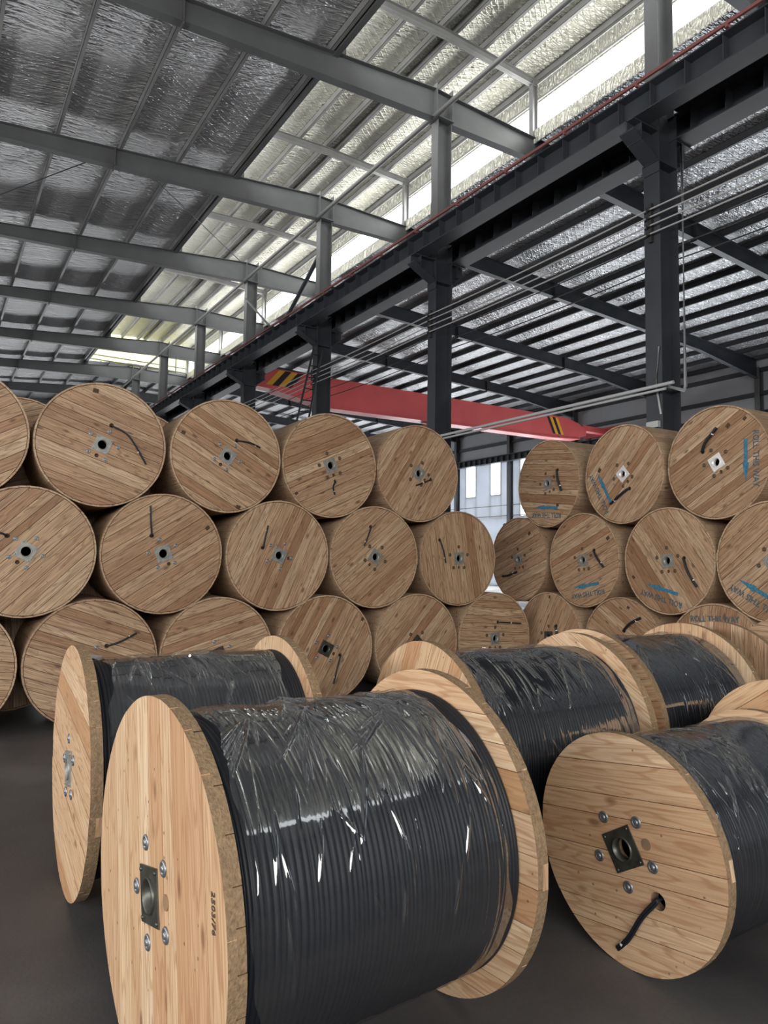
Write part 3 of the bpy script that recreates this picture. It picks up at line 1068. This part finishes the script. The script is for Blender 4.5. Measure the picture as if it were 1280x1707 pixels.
def stored_drum(loc, rz, label, group, ang, tail=None, notches=(), plate='galv', plate_ang=None, psi=None, single_staves=False, seed=0, spin=0.0, bolts='bright', tail_r=0.0095, strands=1, hole_ang=None, W=1.2, R=0.65):
    """a drum boarded up all round with lagging staves"""
    rnd = random.Random(seed)
    root = empty('cable_drum', loc, rz)
    tag(root, label, 'cable drum', group)
    Rf = R - 0.023
    pa = plate_ang if plate_ang is not None else ang + rnd.uniform(-0.3, 0.3)
    a0 = pa + 0.25
    ha = hole_ang if hole_ang is not None else a0 + 2 * PI / 5 * 3.5
    holes = [(0, 0, 0.047), (0.128 * math.cos(ha), 0.128 * math.sin(ha), 0.021)]
    if tail:
        holes.append((tail[0][0], tail[0][1], 0.024))
    # front flange: boards over a core ring
    core = MB()
    core.lathe_y([(0.05, 0.028), (Rf - 0.002, 0.028), (Rf - 0.002, 0.05), (0.05, 0.05), (0.05, 0.028)], 48, 0, False, cz=R)
    fl_ = core.obj('flange', M['wood_core'], root)
    board_layer(fl_, Rf, R, ang, 0.0, 0.027, holes, M['wood_old'], rnd, 0.06, 0.14, 0.0022)
    # back flange
    back = MB()
    back.lathe_y([(0.002, W - 0.05), (Rf, W - 0.05), (Rf, W - 0.002), (0.002, W - 0.002)], 48, 0, False, cz=R)
    back.obj('flange', M['wood_old'], root)
    # lagging
    n = 44
    lag = MB()
    lag.lathe_y([(R - 0.0195, 0.03), (R - 0.0195, W - 0.03)], 44, 0, True, cz=R)
    if not single_staves:
        h = PI / n * 0.97
        for k in range(n):
            t = 2 * PI * (k + 0.5) / n
            e = rnd.uniform(-0.010, -0.002)
            r0 = R - 0.017
            V = []
            for yy in (e, W + rnd.uniform(-0.004, 0.004)):
                for (rr, tt) in ((r0, t - h), (r0, t + h), (R, t + h), (R, t - h)):
                    V.append((rr * math.sin(tt), yy, R + rr * math.cos(tt)))
            lag.add(V, [(0, 1, 2, 3), (7, 6, 5, 4), (0, 4, 5, 1), (1, 5, 6, 2), (2, 6, 7, 3), (3, 7, 4, 0)], 1)
    lg = lag.obj('lagging', [M['wood_core'], M['wood_stave']], root)
    if single_staves:
        me = stave_data(R, W, n)
        for k in range(n):
            t = 2 * PI * (k + 0.5) / n
            o = link('stave', me, lg)
            o.matrix_local = Matrix.Translation((0, rnd.uniform(-0.010, -0.002), R)) @ Matrix.Rotation(t, 4, 'Y') @ Matrix(((0, 1, 0, 0), (1, 0, 0, 0), (0, 0, 1, 0), (0, 0, 0, 1)))
    hub_plate(root, R, 0.083, 0.046, pa, M[plate], 0.05)
    bd = {'bright': BOLT_SM, 'dull': BOLT_DULL}[bolts]
    for k in range(5):
        t = a0 + 2 * PI * k / 5
        rr = 0.158
        link('bolt', bd, root, (rr * math.cos(t), 0, R + rr * math.sin(t)))
    if tail:
        cable_tail(root, R, tail, tail_r, True, strands)
    for (u, v) in notches:
        w = rnd.uniform(0.02, 0.03)
        b = MB(); b.box(-w, w, -0.0012, 0.004, -w * 0.8, w * 0.8)
        b.obj('notch', M['hole'], root, (u, 0, R + v), (0, -ang - 0.2, 0))
    if psi is not None:
        stencil(root, R, psi)
    return root


D2 = math.radians
LA = -0.0235
RA = -PI / 2 - 0.058
ZB, ZA = 1.125, 2.249
GL = 'stored drums in the left-hand stack'
GR = 'stored drums in the right-hand stack'
LEFT = [
    # x, y, z, label, ang, options
    (0.127, 7.733, ZA, 'boarded wooden drum cut off by the left picture edge, top row of the left stack', 30, dict()),
    (1.457, 7.702, ZA, 'drum with a long curved cable tail, largest in the top row of the left', -19, dict(tail=[(0.084, 0.211), (0.263, 0.108), (0.446, -0.172)], notches=[(-0.084, 0.559)], plate_ang=D2(-20))),
    (2.804, 7.670, ZA, 'top-row drum below the dark crane beam, short cable tail pointing right, boards sloping down', -29, dict(tail=[(0.107, 0.19), (0.26, 0.175), (0.387, 0.133)], notches=[(-0.509, 0.222), (0.144, -0.578)], plate_ang=D2(-33))),
    (4.126, 7.639, ZA, 'top-row drum in front of the red crane, cable strands fraying under its hub', 25, dict(tail=[(0.07, -0.19), (0.03, -0.27), (0.06, -0.36)], notches=[(-0.455, -0.375)], strands=2, tail_r=0.006, plate_ang=D2(25), bolts='dull')),
    (5.447, 7.608, ZA, 'rightmost drum in the top row of the left stack, steeply slanting boards', 57, dict(tail=[(0.198, -0.066), (-0.046, -0.164)], plate_ang=D2(55), bolts='dull')),
    (0.793, 7.717, ZB, 'middle-row drum of the left stack at the left picture edge, tail leaving to the left', 45, dict(tail=[(-0.17, 0.149), (-0.23, 0.175), (-0.32, 0.19)], plate_ang=D2(-30))),
    (2.121, 7.686, ZB, 'middle-row drum of the left stack with a cable tail hanging straight up from its hole', 33, dict(tail=[(-0.129, 0.189), (-0.150, 0.35), (-0.155, 0.511)], notches=[(0.477, 0.294)], plate_ang=D2(20), hole_ang=D2(-60))),
    (3.465, 7.654, ZB, 'middle-row drum of the left stack with steep boards, third from the left', 66, dict(tail=[(-0.205, 0.086), (-0.186, 0.213), (-0.152, 0.348)], plate_ang=D2(-25), hole_ang=D2(-15))),
    (4.789, 7.623, ZB, 'middle-row drum of the left stack with short tail above its hub, fourth from the left', 39, dict(tail=[(-0.074, 0.384), (-0.13, 0.25), (-0.175, 0.137)], plate_ang=D2(-35), bolts='dull')),
    (6.129, 7.592, ZB, 'rightmost middle-row drum of the left stack, boards nearly upright with one pale board', -80, dict(tail=[(-0.326, 0.244), (-0.275, 0.082), (-0.233, -0.064)], plate_ang=D2(5), bolts='dull')),
    (0.113, 7.733, 0.0, 'bottom-row drum cut off at the left picture edge', -8, dict(notches=[(0.46, 0.05)])),
    (1.447, 7.702, 0.0, 'bottom-row drum behind the far left black cable drum, tail pointing up to the right', -20, dict(tail=[(0.133, 0.164), (0.27, 0.21), (0.422, 0.286)])),
    (2.763, 7.671, 0.0, 'bottom-row drum with a rust-brown hub plate, half hidden by plastic-wrapped cable', 16, dict(plate='plate_rust', plate_ang=D2(20))),
    (4.107, 7.639, 0.0, 'bottom-row drum with a dark hub plate and a long tail hanging down', 60, dict(tail=[(0.198, -0.088), (0.144, -0.252), (0.106, -0.43)], plate='plate_dark', plate_ang=D2(62), notches=[(0.505, 0.342)])),
    (5.450, 7.608, 0.0, 'bottom-row drum with a dark plate peeking over a fresh pine flange', 47, dict(plate='plate_dark', plate_ang=D2(45), bolts='dull')),
    (6.780, 7.576, 0.0, 'bottom-row drum of the left stack with level boards and a level cable tail', -4, dict(tail=[(0.054, 0.228), (0.474, 0.197)], plate_ang=D2(3), bolts='dull')),
]
RIGHT = [
    (7.630, 7.381, ZA, 'farthest top-row drum of the right stack, level boards, upside-down lettering', -6, dict(tail=[(0.203, 0.182), (0.24, 0.03), (0.3, -0.133)], notches=[(0.201, -0.335)], psi=D2(176), plate_ang=D2(20), bolts='dull', tail_r=0.016)),
    (7.548, 5.974, ZA, 'second top-row drum of the right stack, blue arrow pointing up-left', 47, dict(tail=[(0.106, -0.198), (-0.03, -0.28), (-0.196, -0.381)], notches=[(-0.401, 0.089)], psi=D2(119), plate='galv_bright', plate_ang=D2(40), bolts='dull', tail_r=0.017)),
    (7.470, 4.624, ZA, 'top-row drum of the right stack with a bright hub plate and downward blue arrow', 31, dict(tail=[(-0.174, 0.141), (-0.102, 0.257), (0.023, 0.391)], notches=[(0.15, 0.398), (0.352, 0.446)], psi=D2(-91), plate='galv_bright', plate_ang=D2(28), bolts='dull', tail_r=0.017)),
    (7.668, 8.035, ZB, 'dark shaded drum in the corner between the two stacks, middle row', 21, dict(tail=[(-0.379, -0.266), (-0.2, -0.25), (-0.016, -0.192)], notches=[(-0.352, 0.547), (0.247, 0.397)], plate_ang=D2(10), bolts='dull', tail_r=0.016)),
    (7.590, 6.684, ZB, 'middle-row drum of the right stack with level blue arrow under its hub', 24, dict(tail=[(0.202, 0.134), (0.29, 0.02), (0.381, -0.09)], notches=[(0.448, 0.293)], psi=D2(190), plate_ang=D2(10), bolts='dull', tail_r=0.015)),
    (7.509, 5.301, ZB, 'middle-row drum of the right stack with boards falling to the right and slanted arrow', -53, dict(tail=[(0.231, 0.035), (0.309, -0.14), (0.41, -0.297)], notches=[(-0.516, -0.212)], psi=D2(167), plate_ang=D2(8), bolts='dull', tail_r=0.015)),
    (7.434, 3.996, ZB, 'middle-row drum of the right stack cut off by the right picture edge', 40, dict(psi=D2(152), bolts='dull')),
    (7.629, 7.366, 0.0, 'bottom-row drum with steep pale boards, farthest one of the right stack', 62, dict(tail=[(0.153, 0.178), (0.201, 0.054)], notches=[(0.018, 0.583)], plate='plate_dark', plate_ang=D2(5), bolts='dull', tail_r=0.016)),
    (7.551, 6.016, 0.0, 'bottom-row drum of the right stack with a thick tail pointing up right', -33, dict(tail=[(0.037, 0.217), (0.17, 0.33), (0.316, 0.407)], notches=[(0.109, 0.521)], bolts='dull', tail_r=0.017)),
    (7.470, 4.664, 0.0, 'bottom-row drum of the right stack with upright lettering along its top', 80, dict(psi=D2(3), bolts='dull')),
]
for i, (x, y, z, lab, a, kw) in enumerate(LEFT):
    stored_drum((x, y, z), LA, lab, GL, D2(a), seed=100 + i, single_staves=(z == ZA), **kw)
for i, (x, y, z, lab, a, kw) in enumerate(RIGHT):
    stored_drum((x, y, z), RA, lab, GR, D2(a), seed=300 + i, single_staves=(z == ZA), **kw)


for i, (x, z) in enumerate([(0.8, ZA), (0.13, ZB), (0.8, 0), (2.12, 0), (3.45, 0), (4.78, 0), (6.1, 0), (1.46, ZB), (2.79, ZB), (4.12, ZB), (5.44, ZB), (2.12, ZA), (3.45, ZA), (4.78, ZA)]):  # mostly unseen second rank, added to darken the gaps of the front rank
    stored_drum((x, 8.99 - 0.0235 * x, z), LA, 'wooden drum of an added second rank that darkens the gaps of the left stack' if i else 'drum end peeping between the two leftmost top-row drums of the left stack', 'second rank of the left stack', D2(20 + 37 * i), seed=500 + i, bolts='dull')

# ---- drums wound with black cable in the foreground
def winding(R, y0, y1, rc, pitch, parent):
    n = int((y1 - y0) / pitch)
    prof = [(rc * 0.6, y0)]
    ph = random.Random(int(R * 1000 + y1 * 100))
    ws = [ph.uniform(0.65, 1.35) for _ in range(n)]
    cum = np.concatenate([[0], np.cumsum(ws)]) / sum(ws) * (y1 - y0)
    for k in range(n):
        base = y0 + float(cum[k])
        w = float(cum[k + 1] - cum[k])
        dr = ph.uniform(-0.004, 0.0025)
        for t, q in ((0.02, -0.30), (0.2, -0.09), (0.5, 0.0), (0.8, -0.09), (0.98, -0.30)):
            prof.append((rc + dr + q * w, base + w * t))
    prof.append((rc * 0.6, y1))
    b = MB()
    b.lathe_y(prof, 96, 0, True, cz=R)
    return b.obj('cable_winding', M['cable'], parent)


def film_wrap(R, y0, y1, rf, seed, parent, nt=520, ny=360, n_long=60, n_diag=22, n_fan=11, lift=0.016):
    """stretch film: a thin sheet around the winding with tension lines and loose pleats"""
    rg = np.random.RandomState(seed)
    th = np.concatenate([np.linspace(-PI, -0.7, 24)[:-1], np.linspace(-0.7, 1.9, nt), np.linspace(1.9, PI, 24)[1:]])
    nt = len(th) - 1
    s = np.linspace(0, 1, ny + 1)
    TH, S = np.meshgrid(th, s, indexing='ij')
    e0 = y0 + 0.018 * np.sin(3 * TH + rg.rand() * 6) + 0.012 * np.sin(7 * TH + rg.rand() * 6) + 0.006 * np.sin(19 * TH + rg.rand() * 6)
    e1 = y1 + 0.022 * np.sin(2 * TH + rg.rand() * 6) + 0.014 * np.sin(6 * TH + rg.rand() * 6) + 0.006 * np.sin(17 * TH + rg.rand() * 6)
    Yg = e0 + (e1 - e0) * S
    H = np.zeros_like(TH)
    arc = TH * rf
    # loose bulges over the top
    topw = np.exp(-(TH / 0.75) ** 2)
    for _ in range(7):
        a, yy = rg.uniform(-0.4, 0.5) * rf, rg.uniform(y0, y1)
        H += lift * topw * rg.uniform(0.3, 1.0) * np.exp(-((arc - a) / 0.16) ** 2 - ((Yg - yy) / 0.12) ** 2)

    def crease(a0, y_0, ang, ln, wd, amp, tent=False):
        ca, sa = math.cos(ang), math.sin(ang)
        da, dy = arc - a0, Yg - y_0
        along = da * ca + dy * sa
        across = -da * sa + dy * ca
        t = np.clip(1 - np.abs(along / (ln / 2)) ** 2, 0, 1)
        if tent:                        # a rounded pleat narrowing to its ends
            q = np.clip(1 - (across / (wd * (0.4 + 0.6 * t))) ** 2, 0, 1)
            return amp * t * q * q
        return amp * t * np.exp(-np.abs(across / wd) ** 1.3)
    for _ in range(n_long):            # tension lines running round the drum
        H += crease(rg.uniform(-0.9, 1.9) * rf, rg.uniform(y0, y1), rg.normal(0, 0.07), rg.uniform(0.3, 1.2), rg.uniform(0.0022, 0.004), rg.uniform(0.0006, 0.0022))
    for _ in range(n_diag):            # pleats fanning over the top
        a = rg.normal(0.30, 0.33) * rf
        H += crease(a, rg.uniform(y0 + 0.02, y1 - 0.02), -abs(rg.normal(0.45, 0.28)) if rg.rand() < 0.75 else rg.uniform(0.1, 0.6), rg.uniform(0.15, 0.5), rg.uniform(0.008, 0.016), rg.uniform(0.003, 0.009), True)
    for _ in range(n_fan):             # fans of pleats spreading from one gathered point
        a, yy = rg.normal(0.12, 0.22) * rf, rg.uniform(y0 + 0.05, y1 - 0.1)
        base = rg.uniform(-0.7, 0.7)
        for q in range(rg.randint(4, 8)):
            ang = base + rg.normal(0, 0.28)
            ln = rg.uniform(0.12, 0.42)
            H += crease(a + math.cos(ang) * ln / 2, yy + math.sin(ang) * ln / 2, ang, ln, rg.uniform(0.008, 0.015), rg.uniform(0.003, 0.010), True)
    for _ in range(20):
        H += crease(rg.uniform(0.7, 1.7) * rf, rg.uniform(y0, y1), rg.uniform(-0.6, 0.6), rg.uniform(0.08, 0.3), 0.006, rg.uniform(0.002, 0.006))
    # the sheet clings to the cable turns underneath
    patch = 0.5 + 0.5 * np.sin(3.1 * TH + 9 * Yg + rg.rand() * 6) * np.sin(5 * TH - 14 * Yg + rg.rand() * 6)
    H += 0.0005 * patch * np.abs(np.cos(PI * (Yg + 0.004 * np.sin(2 * TH)) / 0.0185))
    RR = rf + H
    X = RR * np.sin(TH); Z = R + RR * np.cos(TH)
    V = np.stack([X, Yg, Z], -1).reshape(-1, 3)
    idx = np.arange((nt + 1) * (ny + 1)).reshape(nt + 1, ny + 1)
    F = np.stack([idx[:-1, :-1], idx[:-1, 1:], idx[1:, 1:], idx[1:, :-1]], -1).reshape(-1, 4)
    me = mesh_data('plastic_wrap', V.tolist(), F.tolist(), [M['film']], smooth=True)
    return link('plastic_wrap', me, parent)


def cable_drum(x, y, R, angdeg, W, label, out_ang, in_ang, right_in, t=0.056, rc=None, seed=0, plate='plate_dark', plate_ang=0.2, plate_half=0.088, hole=0.05, slot=None, plug=None, bolts=None, film=True, wood='wood_new', film_kw=None, right_out=90, bolt_r=None, film_pad=(0.07, 0.07)):
    rnd = random.Random(seed)
    root = empty('cable_drum', (x, y, 0), -PI / 2 + math.radians(angdeg))
    tag(root, label, 'cable drum', 'drums of black cable standing on the floor')
    rc = rc or R * 0.868
    h = t / 2
    holes = [(0, 0, hole + 0.004)]
    if slot:
        holes.append((slot[0], slot[1], slot[2]))
    fl1 = MB()
    fl1.lathe_y([(hole + 0.06, h - 0.001), (R * 0.6, h - 0.001), (R * 0.6, h + 0.001), (hole + 0.06, h + 0.001), (hole + 0.06, h - 0.001)], 40, 0, False, cz=R)
    if slot:
        fl1 = MB(); fl1.lathe_y([(R * 0.7, h - 0.001), (R - 0.006, h - 0.001), (R - 0.006, h + 0.001), (R * 0.7, h + 0.001)], 60, 0, False, cz=R)
    f1 = fl1.obj('flange', M['wood_core'], root)
    board_layer(f1, R, R, D2(out_ang), 0, h, holes, M[wood], rnd, 0.09, 0.15)
    board_layer(f1, R, R, D2(in_ang), h, t, holes, M[wood], rnd, 0.09, 0.15, proud=1)
    fl2 = MB()
    fl2.lathe_y([(0.05, W - h - 0.001), (R * 0.6, W - h - 0.001), (R * 0.6, W - h + 0.001), (0.05, W - h + 0.001), (0.05, W - h - 0.001)], 40, 0, False, cz=R)
    f2 = fl2.obj('flange', M['wood_core'], root)
    board_layer(f2, R, R, D2(right_in), W - t, W - h, [], M[wood], rnd, 0.09, 0.15)
    board_layer(f2, R, R, D2(right_out), W - h, W, [], M[wood], rnd, 0.09, 0.15, proud=1)
    hub_plate(root, R, plate_half, hole, plate_ang, M[plate], 0.03)
    bd = BOLT_BIG if bolt_r is None else bolt_data(bolt_r, M['bolt'])
    for (u, v) in (bolts or [(0.15 * math.cos(plate_ang + 0.3 + k * 2 * PI / 5), 0.15 * math.sin(plate_ang + 0.3 + k * 2 * PI / 5)) for k in range(5)]):
        link('bolt', bd, root, (u, 0, R + v))
    if plug:
        b = MB(); b.lathe_y([(0.024, 0.002), (0.024, -0.0015), (0.0005, -0.0015)], 24, 0, False, cx=plug[0], cz=R + plug[1])
        b.obj('wood_plug', M['plug'], root)
    winding(R, t + 0.001, W - t - 0.001, rc, 0.0185, root)
    if film:
        film_wrap(R, t + film_pad[0], W - t - film_pad[1], rc + 0.006, seed, root, **(film_kw or {}))
    return root


P = cable_drum(0.660, 2.407, 0.635, 2.54, 1.202, 'largest black cable drum in front, wrapped in clear plastic, with upright pine boards', -79, 12, 3, seed=11,
               plate_ang=D2(14), bolts=[(-0.065, 0.147), (0.119, 0.126), (0.161, -0.059), (-0.009, -0.153), (-0.146, -0.024)], plug=(0.151, 0.035))
spun_text(P, 0.635, '2503/76', 0.034, 0.53, 0.155, D2(-83), M['pencil'], y=-0.0008).name = 'pencil_number'
cable_drum(0.663, 4.036, 0.632, -0.91, 1.205, 'black cable drum at the far left, plastic-wrapped, standing behind the largest drum', -8, 80, 84, seed=12, plate='galv', film_kw=dict(nt=300, ny=240, n_long=40, n_diag=10, n_fan=5))
cable_drum(2.440, 3.34, 0.635, -3.0, 1.25, 'black cable drum in the middle behind the largest drum, tall pine flange either side', 66, -24, -28, seed=13, film_kw=dict(nt=300, ny=240, n_long=60, n_diag=12, n_fan=5), right_out=60, film_pad=(0.02, 0.05))
cable_drum(3.917, 3.432, 0.635, 0.0, 1.20, 'black cable drum just right of the middle one, touching it flange to flange', 12, -70, 88, seed=14, film_kw=dict(nt=300, ny=240, n_long=60, n_diag=12, n_fan=5), film_pad=(0.02, 0.03))
U = cable_drum(2.612, 2.086, 0.491, -1.21, 1.10, 'smaller black cable drum at the right front with cable tail hanging from its slot', 9, 99, 12, t=0.053, seed=15,
               plate_ang=D2(32), plate_half=0.082, hole=0.046, slot=(0.178, -0.150, 0.036), plug=(0.122, 0.061), film_kw=dict(nt=380, ny=280, n_long=50, n_diag=14, n_fan=6), film_pad=(0.02, 0.04),
               bolts=[(-0.106, 0.104), (0.071, 0.136), (0.154, -0.021), (0.027, -0.151), (-0.131, -0.073)], rc=0.44)
cable_tail(U, 0.491, [(0.182, -0.142), (0.112, -0.238), (0.043, -0.354), (-0.025, -0.427)], 0.0068, True, 2)
cable_drum(4.06, 2.11, 0.55, 0.0, 1.10, 'cable drum at the right edge behind the smaller front drum, only its slanting boards show', 36, -54, 0, seed=16, film=False)
cable_drum(5.42, 3.37, 0.637, 0.0, 1.20, 'cable drum with upright boards at the right edge below the stencilled stack', 89, 0, 0, seed=17, film=False, wood='wood_old', rc=0.42)
